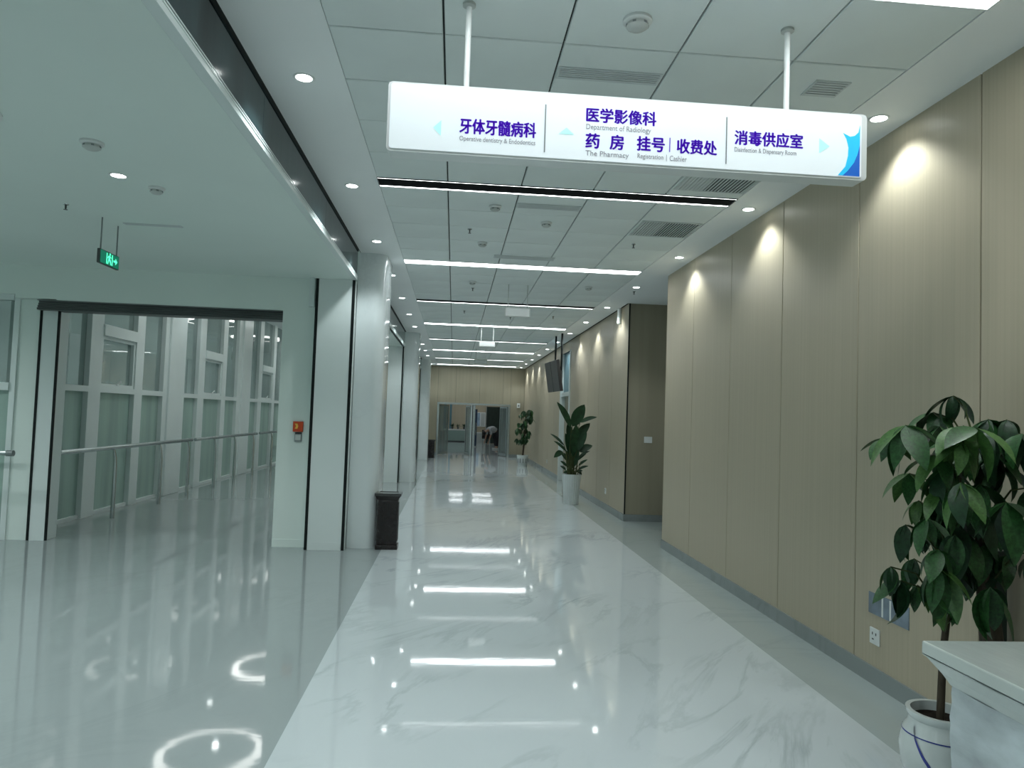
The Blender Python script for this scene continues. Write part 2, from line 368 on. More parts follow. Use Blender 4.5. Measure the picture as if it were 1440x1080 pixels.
def plant_small(name, label, x, y, z, s, seed, group=None):
    rnd = random.Random(seed)
    t = thing(name, label, 'plant', (x, y, z), 0, group)
    MB().lathe([(.05*s,0),(.08*s,.12*s),(.085*s,.13*s),(.07*s,.125*s)], 12).build('pot', M['metal_dk'], t, smooth=True)
    mb = MB()
    for k in range(26):
        a = rnd.uniform(0, 2*PI); l = rnd.uniform(.16,.3)*s; e = rnd.uniform(.3,1.3)
        dx, dy = math.cos(a)*math.cos(e)*l, math.sin(a)*math.cos(e)*l; dz = math.sin(e)*l; w = .035*s
        px, py = -math.sin(a)*w, math.cos(a)*w
        mb.add([(0,0,.12*s),(dx*.55+px,dy*.55+py,.12*s+dz*.6),(dx,dy,.12*s+dz*.9),(dx*.55-px,dy*.55-py,.12*s+dz*.6)], [(0,1,2),(0,2,3)])
    f = mb.build('foliage', M['leaf3'], t); f['kind'] = 'stuff'
plant_small('potted_plant', 'small dark plant on the far reception desk, left of three', -.05, 42.3, .74, .95, 1, 'plants on the far desk')
plant_small('potted_plant', 'small dark plant on the far reception desk, middle of three', .28, 42.3, .74, .85, 2, 'plants on the far desk')
plant_small('potted_plant', 'small dark plant on the far reception desk, right of three', .64, 42.3, .74, .95, 3, 'plants on the far desk')
# dark board, blue banner, posters, bench
t = thing('dark_display_wall', 'tall dark green display wall behind the bending person', 'display', (2.45, 40.5, 0))
box(-.62,.75,0,.15,.02,2.1).build('board', M['darkgreen'], t); box(-.62,-.58,-.03,.16,0,2.15).build('post', M['steel'], t); box(.28,.33,-.03,.16,0,2.15).build('post', M['grey'], t)
t = thing('roll_up_banner', 'dark blue roll-up banner just right of the door mullions', 'banner', (1.06, 36.0, 0))
box(-.09,.13,0,.02,.05,1.9).build('sheet', M['bluedk'], t); box(-.12,.16,-.08,.1,0,.05).build('base', M['grey'], t)
t = thing('white_counter', 'low white counter beyond the right glass door', 'counter', (1.55, 41.5, 0))
box(-.35,.42,0,.5,0,.55).build('body', M['offwhite'], t); box(-.38,.45,-.03,.53,.55,.6).build('worktop', M['white'], t)
t = thing('notice_board', 'pale blue poster board on the end wall beyond the doors', 'poster', (1.75, 46.95, 1.3))
box(-.35,.35,0,.04,-.45,.5).build('board', M['white'], t); box(-.3,-.02,-.01,0,-.4,.45).build('sheet', M['poster'], t); box(.04,.3,-.01,0,-.4,.45).build('sheet', M['offwhite'], t)
t = thing('waiting_chair', 'dark chair left of the bending person beyond the doors', 'chair', (1.72, 37.0, 0))
box(-.22,.22,-.2,.22,.40,.46).build('seat', M['tin'], t, bevel=.01); box(-.22,.22,.18,.22,.46,.85).build('backrest', M['tin'], t, bevel=.01)
for sx in (-.19,.19):
    for sy in (-.17,.19): MB().tube([(sx,sy,0),(sx,sy,.4)], .015).build('leg', M['steel'], t)

# ------------------------------------------------------------------ left: beam of dark glass, lobby ceiling, piers, columns
XB = -1.19
struct('ceiling_lobby', box(-8, -1.66, -4, 8.6, ZL, ZL+.3), M['lplaster'])
struct('trim_1', box(-1.66, XB-.046, -4, 8.36, ZL-.02, ZL+.28), M['lplaster'])     # soffit along the beam
struct('wall_lobby_left', box(-8, -7.8, -4, 8.6, 0, ZL), M['lplaster'])
struct('wall_back', box(-8, 3, -4.2, -4, 0, ZC+.3), M['plaster'])
def glass_beam(y0, y1, lab, pane=2.05):
    t = thing('smoke_barrier', lab, 'glass screen', (XB, y0, ZL-.02), 0, 'dark glass smoke barriers on the left')
    L = y1-y0; n = max(1, round(L/pane)); p = L/n; h = ZC-ZL+.02
    for k in range(n):
        box(-.006, .006, p*k+.002, p*(k+1)-.002, .035, h-.02).build('pane', M['bglass'], t)
    box(-.010, .014, 0, L, h-.022, h).build('top_gap_shade', M['black'], t)  # shade of the gap along the top edge, put in as a black strip
    MB().box(-.045, .012, 0, L, 0, .030).box(-.012, .016, 0, L, .030, .040).build('bottom_channel', M['alu'], t)
    box(.014, .018, 0, L, .046, .052).build('rail_line', M['alu'], t)
glass_beam(-4, 8.35, 'dark glass band above the lobby edge, nearest of the three')
glass_beam(9.32, 16.52, 'dark glass band between the first and second columns')
glass_beam(17.5, 24.7, 'dark glass band beyond the second column')
struct('trim_2', MB().box(-1.66, XB-.012, 9.3, 16.5, ZL-.02, ZH).box(-1.66, XB-.012, 17.4, 27.9, ZL-.02, ZH), M['lplaster'])

def bull(x0, x1, y0, y1, r, n=6):   # bullnose on the two corridor-side corners
    p = [(x0,y0)]
    p += [(x1-r+r*math.sin(PI/2*k/n), y0+r-r*math.cos(PI/2*k/n)) for k in range(n+1)]
    p += [(x1-r+r*math.cos(PI/2*k/n), y1-r+r*math.sin(PI/2*k/n)) for k in range(n+1)]
    p += [(x0,y1)]; return p
for k, (y, yp) in enumerate([(8.5, 8.35), (16.7, 16.5), (24.85, 24.7)]):
    c = struct('column_%d' % (k+1), MB().prism(bull(XB-.002, -.86, y, y+.82, .13), 0, ZC), M['column'], smooth=True)
    p = struct('pier_%d' % (k+1), box(-1.645, -1.197, yp, yp+.9, 0, ZL-.02), M['pier'])
    for x0, x1 in ((-1.645,-1.612),(-1.230,-1.196)): box(x0, x1, yp-.005, yp, 0, ZL-.021).build('shutter_guide', M['black'], p)
    box(-1.598, -1.237, yp-.006, yp, 0, .09).build('baseboard', M['pier'], p)
struct('column_4', box(-1.4, -.93, 26.6, 28.1, 0, ZC), M['column'])

# partition facing us with the shutter opening
wl = struct('wall_left', MB().box(-2.04,-1.648,8.5,8.75,0,ZL).box(-4.58,-2.04,8.5,8.75,2.75,ZL).box(-5.03,-4.80,8.62,8.82,0,ZL).box(-5.03,-4.58,8.5,8.75,2.76,ZL)
            .box(-7.8,-5.03,8.5,8.75,2.80,ZL), M['lplaster'])
box(-2.04,-1.66,8.492,8.5,0,.09).build('baseboard', M['lplaster'], wl)
box(-4.79,-4.605,8.60,8.85,0,2.74).build('jamb_panel', M['pier'], wl)
box(-4.80,-4.772,8.594,8.604,0,2.75).build('shutter_guide', M['black'], wl)
box(-4.603,-4.582,8.594,8.62,0,2.66).build('shutter_guide', M['black'], wl)
box(-1.735,-1.675,8.43,8.50,2.80,ZL).build('cable_cover', M['pier'], wl)
t = thing('roller_shutter', 'rolled up dark grey fire shutter in the lobby opening head', 'shutter', (-3.41, 8.6, 2.635))
for k in range(4): box(-1.385,1.37,-.09+.012*k,.12,.028*k,.028*k+.024).build('slat', M['metal_dk'], t)
box(-1.385,1.368,-.095,.13,.106,.113).build('housing_lip', M['grey'], t)

# glazed wall of the hall
XG = -5.10
struct('ceiling_hall', box(-8, -1.66, 8.75, 30, ZH, ZH+.2), M['plaster'])
struct('wall_hall_back', box(-8, -1.3, 30, 30.2, 0, ZH+.2), M['plaster'])
struct('wall_hall_bulkhead', box(-8, -1.66, 8.62, 8.75, ZL, ZH+.2), M['plaster'])
gm = dict(frame=M['alu'], frost=M['frost'], clear=M['clear'])
def glazed_bay(y0, idx):
    w = struct('window_%d' % idx, box(XG-.12, XG+.10, y0, y0+.72, 0, ZH), M['alu'], bevel=.01)   # the bay's column
    segs = [(.72,1.50,0),(1.84,2.92,1),(3.20,4.02,0)]
    for a, b in ((1.50,1.84),(2.92,3.20),(4.02,4.30)):
        box(XG-.08, XG+.07, y0+a, y0+b, 0, ZH).build('mullion', M['alu'], w)
    for a, b, op in segs:
        box(XG-.05, XG+.04, y0+a, y0+b, 0, .05).build('sill', M['alu'], w)
        box(XG-.05, XG+.07, y0+a, y0+b, 1.74, 1.82).build('transom', M['alu'], w)
        box(XG-.012, XG+.0, y0+a, y0+b, .05, 1.74).build('pane', M['frost'], w)
        if op:
            box(XG-.05, XG+.09, y0+a, y0+b, 2.56, 2.72).build('transom', M['alu'], w)
            MB().box(XG-.03,XG+.05,y0+a,y0+a+.05,1.82,2.56).box(XG-.03,XG+.05,y0+b-.05,y0+b,1.82,2.56).box(XG-.03,XG+.05,y0+a+.05,y0+b-.05,2.51,2.56).box(XG-.03,XG+.05,y0+a+.05,y0+b-.05,1.82,1.87).build('sash', M['alu'], w)
            MB().tube([(XG+.07,y0+(a+b)/2-.06,1.86),(XG+.10,y0+(a+b)/2,1.92),(XG+.07,y0+(a+b)/2+.06,1.90)], .012).build('window_handle', M['white'], w)
            box(XG-.012, XG+.0, y0+a+.05, y0+b-.05, 1.87, 2.51).build('pane', M['clear'], w)
            box(XG-.012, XG+.0, y0+a, y0+b, 2.72, ZH).build('pane', M['clear'], w)
        else:
            box(XG-.012, XG+.0, y0+a, y0+b, 1.82, ZH).build('pane', M['clear'], w)
for k, y in enumerate([8.75, 12.95, 17.25, 21.55, 25.85]): glazed_bay(y, k+1)
# handrails on bent posts
def handrail(y0, y1, posts, lab):
    t = thing('handrail', lab, 'handrail', (XG+.42, y0, 0), 0, 'steel handrails along the glazed wall')
    L = y1-y0
    MB().tube([(0,0,.98),(0,L-.08,.98),(-.03,L-.02,.98),(-.11,L,.98)], .031, 10).build('rail', M['steel'], t, smooth=True)
    for p in posts:
        MB().tube([(.02,p-y0+.0,0),(.02,p-y0,.72),(.015,p-y0,.84),(0,p-y0-.02,.955)], [.030,.027,.022,.016], 8).build('post', M['steel'], t, smooth=True)
handrail(8.95, 13.35, [10.35, 11.9, 13.1], 'steel handrail before the glazed wall, nearest length beyond the shutter opening')
handrail(13.45, 17.6, [14.5, 15.8, 17.2], 'steel handrail before the glazed wall, second length')
handrail(17.8, 22.0, [18.9, 20.3, 21.7], 'steel handrail before the glazed wall, farthest length seen')
# glazing left of the opening, facing us
w = struct('window_6', MB().box(-7.8,-7.7,8.55,8.72,0,2.80).box(-5.09,-5.03,8.60,8.68,0,2.80), M['alu'])
box(-7.7,-5.09,8.58,8.68,1.70,1.79).build('transom', M['alu'], w); box(-7.7,-5.09,8.58,8.68,2.74,2.80).build('transom', M['alu'], w)
box(-7.7,-5.09,8.62,8.63,.05,1.70).build('pane', M['frost'], w); box(-7.7,-5.09,8.62,8.63,1.79,2.74).build('pane', M['clear'], w)
box(-7.7,-5.09,8.58,8.68,0,.05).build('sill', M['alu'], w)
t = thing('handrail', 'short steel handrail end at the far left picture edge', 'handrail', (-7.2, 8.35, 0), 0, 'steel handrails along the glazed wall')
MB().tube([(0,0,1.0),(2.30,0,1.0)], .028, 10).build('rail', M['steel'], t, smooth=True)
MB().tube([(2.28,0,1.0),(2.35,0,1.0)], .034, 10).build('end_cap', M['grey'], t, smooth=True)
MB().tube([(.4,0,0),(.4,0,1.0)], .02, 8).build('post', M['steel'], t)
# hall lights, seen mirrored in the lobby floor
for k, y in enumerate([11.87, 15.75, 19.9, 24]):
    t = thing('ring_light', 'large ring lamp on the hall ceiling, mirrored in the floor, %s one' % ORD[k], 'light', (-3.64, y, ZH), 0, 'ring lamps in the glazed hall')
    MB().lathe([(.68,-.002),(.68,-.04),(.80,-.04),(.80,-.002)], 48, caps=False).build('diffuser', M['ring'], t)
    MB().lathe([(.665,0),(.665,-.045),(.68,-.045)], 48, caps=False).build('frame', M['white'], t)
    downlight(-3.64, y+.25, ZH, 'hall downlight inside the %s ring lamp' % ORD[k], 'hall downlights', 20, 140)
for k, (x, y) in enumerate([(-4.3,13.85),(-2.4,12.5),(-2.4,17.5),(-4.3,21.0),(-2.4,22),(-4.4,26)]):
    downlight(x, y, ZH, 'small downlight in the glazed hall ceiling, %s of six' % ORD[k], 'hall downlights', 20, 140)
t = thing('hall_sign', 'small white hanging sign seen at the right of the shutter opening', 'sign', (-4.15, 18.3, ZH))
for s in (-.15,.15): MB().tube([(s,0,0),(s,0,-.05)], .008).build('rod', M['metal_dk'], t)
box(-.22,.22,-.03,.03,-.45,-.05).build('panel', M['white'], t, bevel=.005)

# lobby ceiling fittings
downlight(-2.33, 4.97, ZL, 'round downlight in the plain lobby ceiling on the left', 'lobby downlights', 58, 150)
for k, (x, y) in enumerate([(-4.6,4.97),(-6.6,4.97),(-2.33,2.0),(-4.6,2.0),(-6.6,2.0),(-2.33,-1),(-4.6,-1),(-6.6,7.3)]):
    downlight(x, y, ZL, 'lobby downlight outside the left picture edge, %s of eight' % ORD[k], 'lobby downlights', 58, 150)

def smoke_detector(x, y, z, label, grp='smoke detectors', s=1.0):
    t = thing('smoke_detector', label, 'detector', (x, y, z), 0, grp)
    MB().lathe([(.055*s,0),(.055*s,-.012),(.045*s,-.02)], 20).build('base', M['white'], t, smooth=True)
    MB().lathe([(.040*s,-.020),(.042*s,-.034),(.030*s,-.045),(.01*s,-.048)], 20).build('dome', M['offwhite'], t, smooth=True)
    for k in range(6):
        a = k*PI/3; box(-.002,.002,-.008,.008,-.034,-.024).build('vent_slot', M['grey'], t, (.041*s*math.cos(a), .041*s*math.sin(a), 0), rot=(0,0,a))
smoke_detector(.79, 3.21, ZC, 'large round smoke detector above the hanging direction sign', s=1.25)
smoke_detector(.30, 6.31, ZC, 'smoke detector behind the direction sign near the first black slot')
smoke_detector(.82, 6.75, ZC, 'flat smoke detector right of the corridor centre behind the sign')
smoke_detector(.24, 7.69, ZC, 'smoke detector before the second lit strip')
smoke_detector(.19, 9.99, ZC, 'smoke detector just beyond the second lit strip')
smoke_detector(1.85, 9.98, ZC, 'smoke detector at the right beyond the second lit strip')
smoke_detector(-2.2, 4.35, ZL, 'smoke detector nearest the lobby downlight', s=1.2)
smoke_detector(-2.45, 3.49, ZL, 'smoke detector at the left picture edge on the lobby ceiling', s=1.1)
smoke_detector(-2.17, 5.2, ZL, 'smoke detector right of the lobby downlight')

def sprinkler(x, y, z, label):
    t = thing('sprinkler', label, 'sprinkler', (x, y, z), 0, 'ceiling sprinklers'); t.scale = (.7, .7, .8)
    MB().lathe([(.032,0),(.028,-.008),(.012,-.010)], 16).build('escutcheon', M['steel'], t, smooth=True)
    MB().lathe([(.010,-.010),(.010,-.035),(.006,-.05)], 10).build('body', M['metal_dk'], t)
    MB().lathe([(.022,-.055),(.022,-.052)], 12).build('deflector', M['metal_dk'], t)
for x, y, z, l in [(.09,7.15,ZC,'pendant sprinkler left of centre before the second lit strip'),(1.84,7.39,ZC,'pendant sprinkler below the second dark grille'),
                   (2.55,10.13,ZC,'pendant sprinkler by the side corridor opening'),(.21,10.49,ZC,'pendant sprinkler before the second black slot'),
                   (1.0,13.4,ZC,'pendant sprinkler beyond the second black slot'),(.12,12.85,ZC,'pendant sprinkler left of centre beyond the second black slot'),
                   (-3.09,5.78,ZL,'pendant sprinkler in the lobby ceiling left of the exit sign'),(1.77,13.05,ZC,'pendant sprinkler at the right beyond the second black slot')]:
    sprinkler(x, y, z, l)

def grille(x0, x1, y0, y1, z, label, along='x', n=6, openk=.5, m='grille', back='gap', name='ceiling_grille'):
    t = thing(name, label, 'vent', ((x0+x1)/2, (y0+y1)/2, z), 0, 'ceiling grilles')
    w, d = (x1-x0)/2, (y1-y0)/2; e = .012
    MB().box(-w,w,-d,-d+e,-.006,.003).box(-w,w,d-e,d,-.006,.003).box(-w,-w+e,-d+e,d-e,-.006,.003).box(w-e,w,-d+e,d-e,-.006,.003).build('frame', M[m], t)
    box(-w+e,w-e,-d+e,d-e,-.0015,.0).build('backing', M[back], t)
    L = 2*((d if along == 'x' else w)-e)
    st = L/n
    for k in range(n):
        c = -L/2+st*(k+.5); sw = st*(1-openk)*(1.45 if along == 'y' and k < n*.38 else .8 if along == 'y' else 1)
        if along == 'x': mb = box(-w+e,w-e,-sw/2,sw/2,-.008,-.002); lo = (0,c,0)
        else: mb = box(-sw/2,sw/2,-d+e,d-e,-.008,-.002); lo = (c,0,0)
        mb.build('slat', M[m], t, lo)
grille(.49,1.06,3.70,3.83,ZC,'pale slotted grille in the ceiling just above the direction sign','x',5,.35)
grille(.49,1.06,6.17,6.31,ZC,'pale slotted grille beyond the first black slot','x',4,.35)
grille(.40,1.12,8.24,8.40,ZC,'pale slotted grille just before the second lit strip','x',4,.35)
grille(1.89,2.09,3.64,3.82,ZC,'small square slotted grille near the right end of the sign','x',6,.35)
grille(1.70,2.28,5.20,5.56,ZC,'wide dark louvred grille beside the first black slot, near side','y',20,.45,'grille','dark')
grille(1.70,2.28,6.50,7.02,ZC,'wide dark louvred grille beyond the first black slot','y',22,.55,'grille','dark')
grille(-2.88,-2.40,6.27,6.33,ZL,'narrow slot grille in the lobby ceiling beside the exit sign','x',2,.4)
t = thing('round_diffuser', 'round air diffuser on the lobby ceiling at the left picture edge', 'vent', (-2.66, 3.95, ZL))
MB().lathe([(.17,0),(.17,-.012),(.12,-.02)], 28).build('rim', M['white'], t, smooth=True)
MB().lathe([(.10,-.020),(.08,-.035),(.02,-.038)], 28).build('cone', M['grille'], t, smooth=True)

# ------------------------------------------------------------------ hanging direction sign
def text(s, x0, x1, z0, z1, parent, m, y=0, off=0.0, name='lettering'):
    cu = bpy.data.curves.new('text', 'FONT'); cu.body = s; cu.size = 1; cu.extrude = 0;  cu.resolution_u = 3
    o = bpy.data.objects.new('text', cu); COL.objects.link(o)
    bpy.context.view_layer.update()
    me = bpy.data.meshes.new_from_object(o.evaluated_get(bpy.context.evaluated_depsgraph_get()))
    bpy.data.objects.remove(o); bpy.data.curves.remove(cu)
    if not len(me.vertices): return None
    xs = [v.co.x for v in me.vertices]; ys = [v.co.y for v in me.vertices]
    ax, bx, ay, by = min(xs), max(xs), min(ys), max(ys)
    for v in me.vertices:
        v.co = Vector((x0+(v.co.x-ax)/(bx-ax)*(x1-x0), y, z0+(v.co.y-ay)/(by-ay)*(z1-z0)))
    if off:      # bold weight: overlapping strokes a hair apart
        b = MB(); vs = [tuple(v.co) for v in me.vertices]; fs = [tuple(p.vertices) for p in me.polygons]
        for dx, dz in ((0,0),(off,0),(-off,0),(0,off*.7),(0,-off*.7)): b.add([(x+dx, y_, z+dz) for x, y_, z in vs], fs)
        bpy.data.meshes.remove(me); me = b.mesh(name, m)
    me.materials.clear(); me.materials.append(m); me.name = name
    q = bpy.data.objects.new(name, me); COL.objects.link(q); q.parent = parent
    sd = q.modifiers.new('thick', 'SOLIDIFY'); sd.thickness = .0012
    return q
def rrect(w0, w1, z0, z1, r, n=5):
    p = []
    for cx, cz, a0 in ((w1-r,z0+r,-PI/2),(w1-r,z1-r,0),(w0+r,z1-r,PI/2),(w0+r,z0+r,PI)):
        p += [(cx+r*math.cos(a0+PI/2*k/n), cz+r*math.sin(a0+PI/2*k/n)) for k in range(n+1)]
    return p
sx, sy, sz = .77, 3.19, 2.76
t = thing('direction_sign', 'long white lit hospital direction sign with violet Chinese lettering hanging from ceiling', 'sign', (sx, sy, sz))
X0, X1, H = -1.115, 1.115, .315
MB().plate(rrect(X0, X1, 0, H, .02), -.042, .05).build('housing', M['white'], t, smooth=True)
MB().plate(rrect(X0+.012, X1-.028, .012, H-.008, .012), -.046, -.042).build('face', M['signface'], t)
yy = -.0475
def T(s, px0, px1, z0, z1, m, off=0): text(s, px0-sx, px1-sx, z0-sz, z1-sz, t, M[m], yy, off)
T('牙体牙髓病科', -.022, .320, 2.858, 2.926, 'purple', .0022)
T('Operative dentistry & Endodontics', -.022, .320, 2.818, 2.846, 'greytxt')
T('医学影像科', .55, .872, 2.950, 3.015, 'purple', .0022)
T('Department of Radiology', .55, .85, 2.908, 2.940, 'greytxt')
T('药', .55, .612, 2.829, 2.896, 'purple', .0022); T('房', .662, .724, 2.829, 2.896, 'purple', .0022)
T('The Pharmacy', .55, .75, 2.786, 2.817, 'greytxt')
T('挂号', .787, .914, 2.832, 2.898, 'purple', .0022)
box(.937-sx,.941-sx,yy-.001,yy,2.834-sz,2.900-sz).build('divider_line', M['purple'], t)
T('收费处', .974, 1.160, 2.832, 2.898, 'purple', .0022)
T('Registration', .79, .91, 2.790, 2.818, 'greytxt'); T('Cashier', .94, 1.02, 2.793, 2.818, 'greytxt')
box(.924-sx,.926-sx,yy-.001,yy,2.790-sz,2.820-sz).build('divider_line', M['greytxt'], t)
T('消毒供应室', 1.245, 1.570, 2.890, 2.957, 'purple', .0022)
T('Disinfection & Dispensary Room', 1.245, 1.54, 2.850, 2.878, 'greytxt')
for px in (.362, 1.205): box(px-sx-.0025, px-sx+.0025, yy-.001, yy, 2.795-sz, 3.015-sz).build('divider', M['grey'], t)
def tri(pts, m, name='arrow'): MB().plate([(a-sx, b-sz) for a, b in pts], yy-.0006, yy).build(name, M[m], t)
tri([(-.14,2.875),(-.105,2.84),(-.105,2.91)], 'mint'); tri([(.425,2.885),(.495,2.885),(.46,2.915)], 'mint'); tri([(1.65,2.875),(1.70,2.91),(1.65,2.945)], 'mint')
# swooping blue and cyan emblem
tri([(1.742,2.776),(1.848,2.776),(1.848,2.93),(1.835,2.875),(1.80,2.82)], 'blue', 'emblem_wedge')
MB().plate([(a-sx,b-sz) for a,b in [(1.742,2.776),(1.765,2.776),(1.79,2.80),(1.82,2.84),(1.838,2.885),(1.848,2.93),(1.848,3.02),(1.840,2.985),(1.822,2.968),(1.80,2.962),(1.765,2.978),(1.782,2.95),(1.792,2.91),(1.790,2.87),(1.778,2.82)]], yy-.0012, yy-.0006).build('emblem_swoosh', M['cyan'], t)
for rx in (0.0, 1.51):
    rdo = MB().tube([(rx-sx,.0,H-.005),(rx-sx,0,ZC-sz)], .0135, 12).build('rod', M['white'], t, smooth=True)
    MB().lathe([(.03,ZC-sz-.001),(.03,ZC-sz-.012),(.016,ZC-sz-.018)], 16, (rx-sx,0,0)).build('ceiling_rose', M['offwhite'], t, smooth=True)

# green exit sign in the lobby
t = thing('exit_sign', 'small green running man exit sign on two rods in the lobby', 'sign', (-2.98, 6.27, ZL), PI/2)
box(-.17,.17,-.012,.012,-.385,-.265).build('housing', M['metal_dk'], t, bevel=.003)
box(-.16,.16,-.0135,-.012,-.378,-.272).build('face', M['exitg'], t)
for rx in (-.14,.14): MB().tube([(rx,0,-.266),(rx,0,0)], .006).build('rod', M['grey'], t)
def lit(pts, name='running_man'): MB().plate(pts, -.0150, -.0135).build(name, M['exitl'], t)
zc = -.325
lit([(-.04,zc-.045),(-.03,zc-.045),(-.015,zc-.01),(0,zc-.02),(.015,zc-.045),(.025,zc-.045),(.015,zc-.012),(.0,zc+.005),(.0,zc+.02),(.02,zc+.01),(.02,zc+.018),(-.005,zc+.032),(-.03,zc+.025),(-.042,zc+.005),(-.034,zc+.003),(-.025,zc+.015),(-.02,zc+.01)])
lit([(.0+.010*math.cos(2*PI*k/10), zc+.043+.010*math.sin(2*PI*k/10)) for k in range(10)])
for a in (-.06,.035): lit([(a,zc-.045),(a+.012,zc-.045),(a+.012,zc+.045),(a,zc+.045)], 'door_mark')
lit([(.065,zc-.008),(.10,zc-.008),(.10,zc-.028),(.13,zc),(.10,zc+.028),(.10,zc+.008),(.065,zc+.008)], 'arrow')

# small hanging signs farther on
def hang_sign(x, y, w, h, drop, label):
    t = thing('hanging_sign', label, 'sign', (x, y, ZC), 0, 'small hanging signs down the corridor')
    box(-w/2,w/2,-.015,.015,-drop-h,-drop).build('panel', M['offwhite'], t, bevel=.004)
    box(-w/2+.012,w/2-.012,-.0165,-.015,-drop-h+.012,-drop-.012).build('face', M['white'], t)
    for rx in (-w*.38, w*.38): MB().tube([(rx,0,-drop+.002),(rx,0,0)], .007).build('rod', M['offwhite'], t)
hang_sign(.85, 10.07, .36, .13, .33, 'small white sign on two rods before the second black slot')
hang_sign(.65, 15.1, .34, .12, .30, 'small white sign on two rods beyond the third lit strip')
hang_sign(.70, 20.1, .36, .12, .30, 'small white sign on two rods, farthest down the corridor')

# ------------------------------------------------------------------ wall fittings
def plate_thing(name, label, cat, x, y, z, w, h, face='x', group=None):
    t = thing(name, label, cat, (x, y, z), 0 if face == 'y' else -PI/2, group)
    box(-w/2,w/2,-.010,0,-h/2,h/2).build('plate', M['white'], t, bevel=.003)
    return t
def outlet(label, y, z, x=XW):
    t = plate_thing('wall_outlet', label, 'outlet', x, y, z, .10, .10, 'x', 'wall outlets along the right wall')
    for dx in (-.018,.018): box(dx-.004,dx+.004,-.0115,-.010,.008,.024).build('socket_slot', M['metal_dk'], t)
    box(-.022,-.004,-.0115,-.010,-.022,-.014).build('socket_slot', M['metal_dk'], t)
outlet('white wall outlet near the money tree pot', 4.33, .30)
outlet('white wall outlet low on the wall behind the tall leafy plant', 12.59, .33, X2)
outlet('white wall outlet low on the wall toward the far doors', 20.6, .33, X2)
t = plate_thing('light_switch', 'white switch plate on the side corridor wall', 'switch', 3.11, 11.2, 1.30, .13, .10, 'y')
for dx in (-.03,.03): box(dx-.024,dx+.024,-.014,-.010,-.035,.035).build('rocker', M['white'], t)
t = thing('wall_notice', 'small glossy blue and white notice on the wall behind the money tree', 'notice', (XW, 4.20, .50), -PI/2)
box(-.20,.20,-.006,0,-.065,.065).build('backing', M['notice'], t)
for x0, x1 in ((-.06,-.045),(.02,.035)): box(x0,x1,-.008,-.006,-.06,.06).build('stripe', M['white'], t)
t = thing('wall_lamp', 'white cylindrical lamp high on the wall at the side corridor corner', 'lamp', (X2-.03, 11.75, 3.22))
MB().lathe([(.0,-.012),(.035,0),(.038,.02),(.038,.25),(.03,.27)], 16).build('body', M['white'], t, smooth=True); box(-.005,.03,-.02,.02,.08,.2).build('bracket', M['grey'], t)
t = thing('wall_lamp_far', 'small white box on the far wall above the distant money tree', 'lamp', (2.52, 27.9, 2.02))
box(-.06,.06,-.06,0,-.08,.10).build('housing', M['white'], t, bevel=.006); box(-.03,.03,-.066,-.06,-.03,.04).build('lens', M['grey'], t)
t = thing('call_point', 'orange red alarm call point on the lobby pier wall', 'alarm', (-1.80, 8.5, 1.40))
box(-.058,.058,-.035,0,-.065,.055).build('housing', M['orange'], t, bevel=.006)
MB().plate([(-.035,-.03),(-.005,-.03),(.005,0),(-.005,.03),(-.035,.03),(-.02,0)], -.037, -.035).build('symbol', M['yellow'], t)
t = thing('key_switch', 'small grey key switch box under the orange call point', 'switch', (-1.795, 8.5, 1.27))
box(-.04,.04,-.03,0,-.05,.045).build('housing', M['grey'], t, bevel=.004); box(-.03,.03,-.033,-.03,-.03,.03).build('cover', M['offwhite'], t)
box(-.035,.035,-.034,-.0,.046,.054).build('hood', M['black'], t)

# hanging screen by the doorway
t = thing('ceiling_screen', 'dark hanging display screen tilted above the right doorway', 'screen', (2.21, 15.9, 2.53), math.radians(-85))
a = box(-.60,.60,-.035,.035,-.345,.345).build('housing', M['screen'], t, bevel=.008, rot=(math.radians(9), 0, 0))
box(-.585,-.012,-.040,-.036,-.33,.33).build('display_panel', M['screen'], a); box(.012,.585,-.040,-.036,-.33,.33).build('display_panel', M['screen'], a)
box(-.011,.011,-.042,-.030,-.34,.34).build('seam', M['black'], a)
MB().tube([(.30,.10,-.1),(.30,.10,ZC-2.53)], .022, 10).build('pole', M['black'], t)
MB().tube([(-.30,.10,-.1),(-.30,.10,ZC-2.53)], .022, 10).build('pole', M['black'], t)
box(-.34,.34,.035,.12,-.12,.12).build('bracket', M['metal_dk'], t)

# ------------------------------------------------------------------ litter bins
def litter_bin(x, y, label, z=0):
    t = thing('litter_bin', label, 'bin', (x, y, z), 0, 'dark litter bins')
    w, d = .118, .095
    box(-w-.012,w+.012,-d-.012,d+.012,0,.055).build('plinth', M['tin'], t, bevel=.008)
    mb = MB().box(-w,w,-d,d,.055,.575)
    mb.build('body', M['tin'], t, bevel=.012)
    fl = MB()
    for k in range(9):
        c = -.085+.0212*k; fl.box(c-.006,c+.006,-d-.005,-d,.10,.54)
    for k in range(7):
        c = -.066+.022*k; fl.box(-w-.005,-w,c-.006,c+.006,.10,.54); fl.box(w,w+.005,c-.006,c+.006,.10,.54)
    fl.build('fluting', M['tin'], t)
    MB().add([(-w,-d,.575),(w,-d,.575),(w,d,.575),(-w,d,.575),(-w-.03,-d-.03,.625),(w+.03,-d-.03,.625),(w+.03,d+.03,.625),(-w-.03,d+.03,.625)],
             [(3,2,1,0),(4,5,6,7),(0,1,5,4),(1,2,6,5),(2,3,7,6),(3,0,4,7)]).build('collar', M['tin'], t)
    r = MB().box(-w-.035,w+.035,-d-.035,-d+.0,.625,.655).box(-w-.035,w+.035,d,d+.035,.625,.655).box(-w-.035,-w+.01,-d,d,.625,.655).box(w-.01,w+.035,-d,d,.625,.655)
    r.build('rim', M['tinrim'], t)
    box(-w+.01,w-.01,-d,d,.626,.645).build('ash_tray', M['grey'], t)
    return t
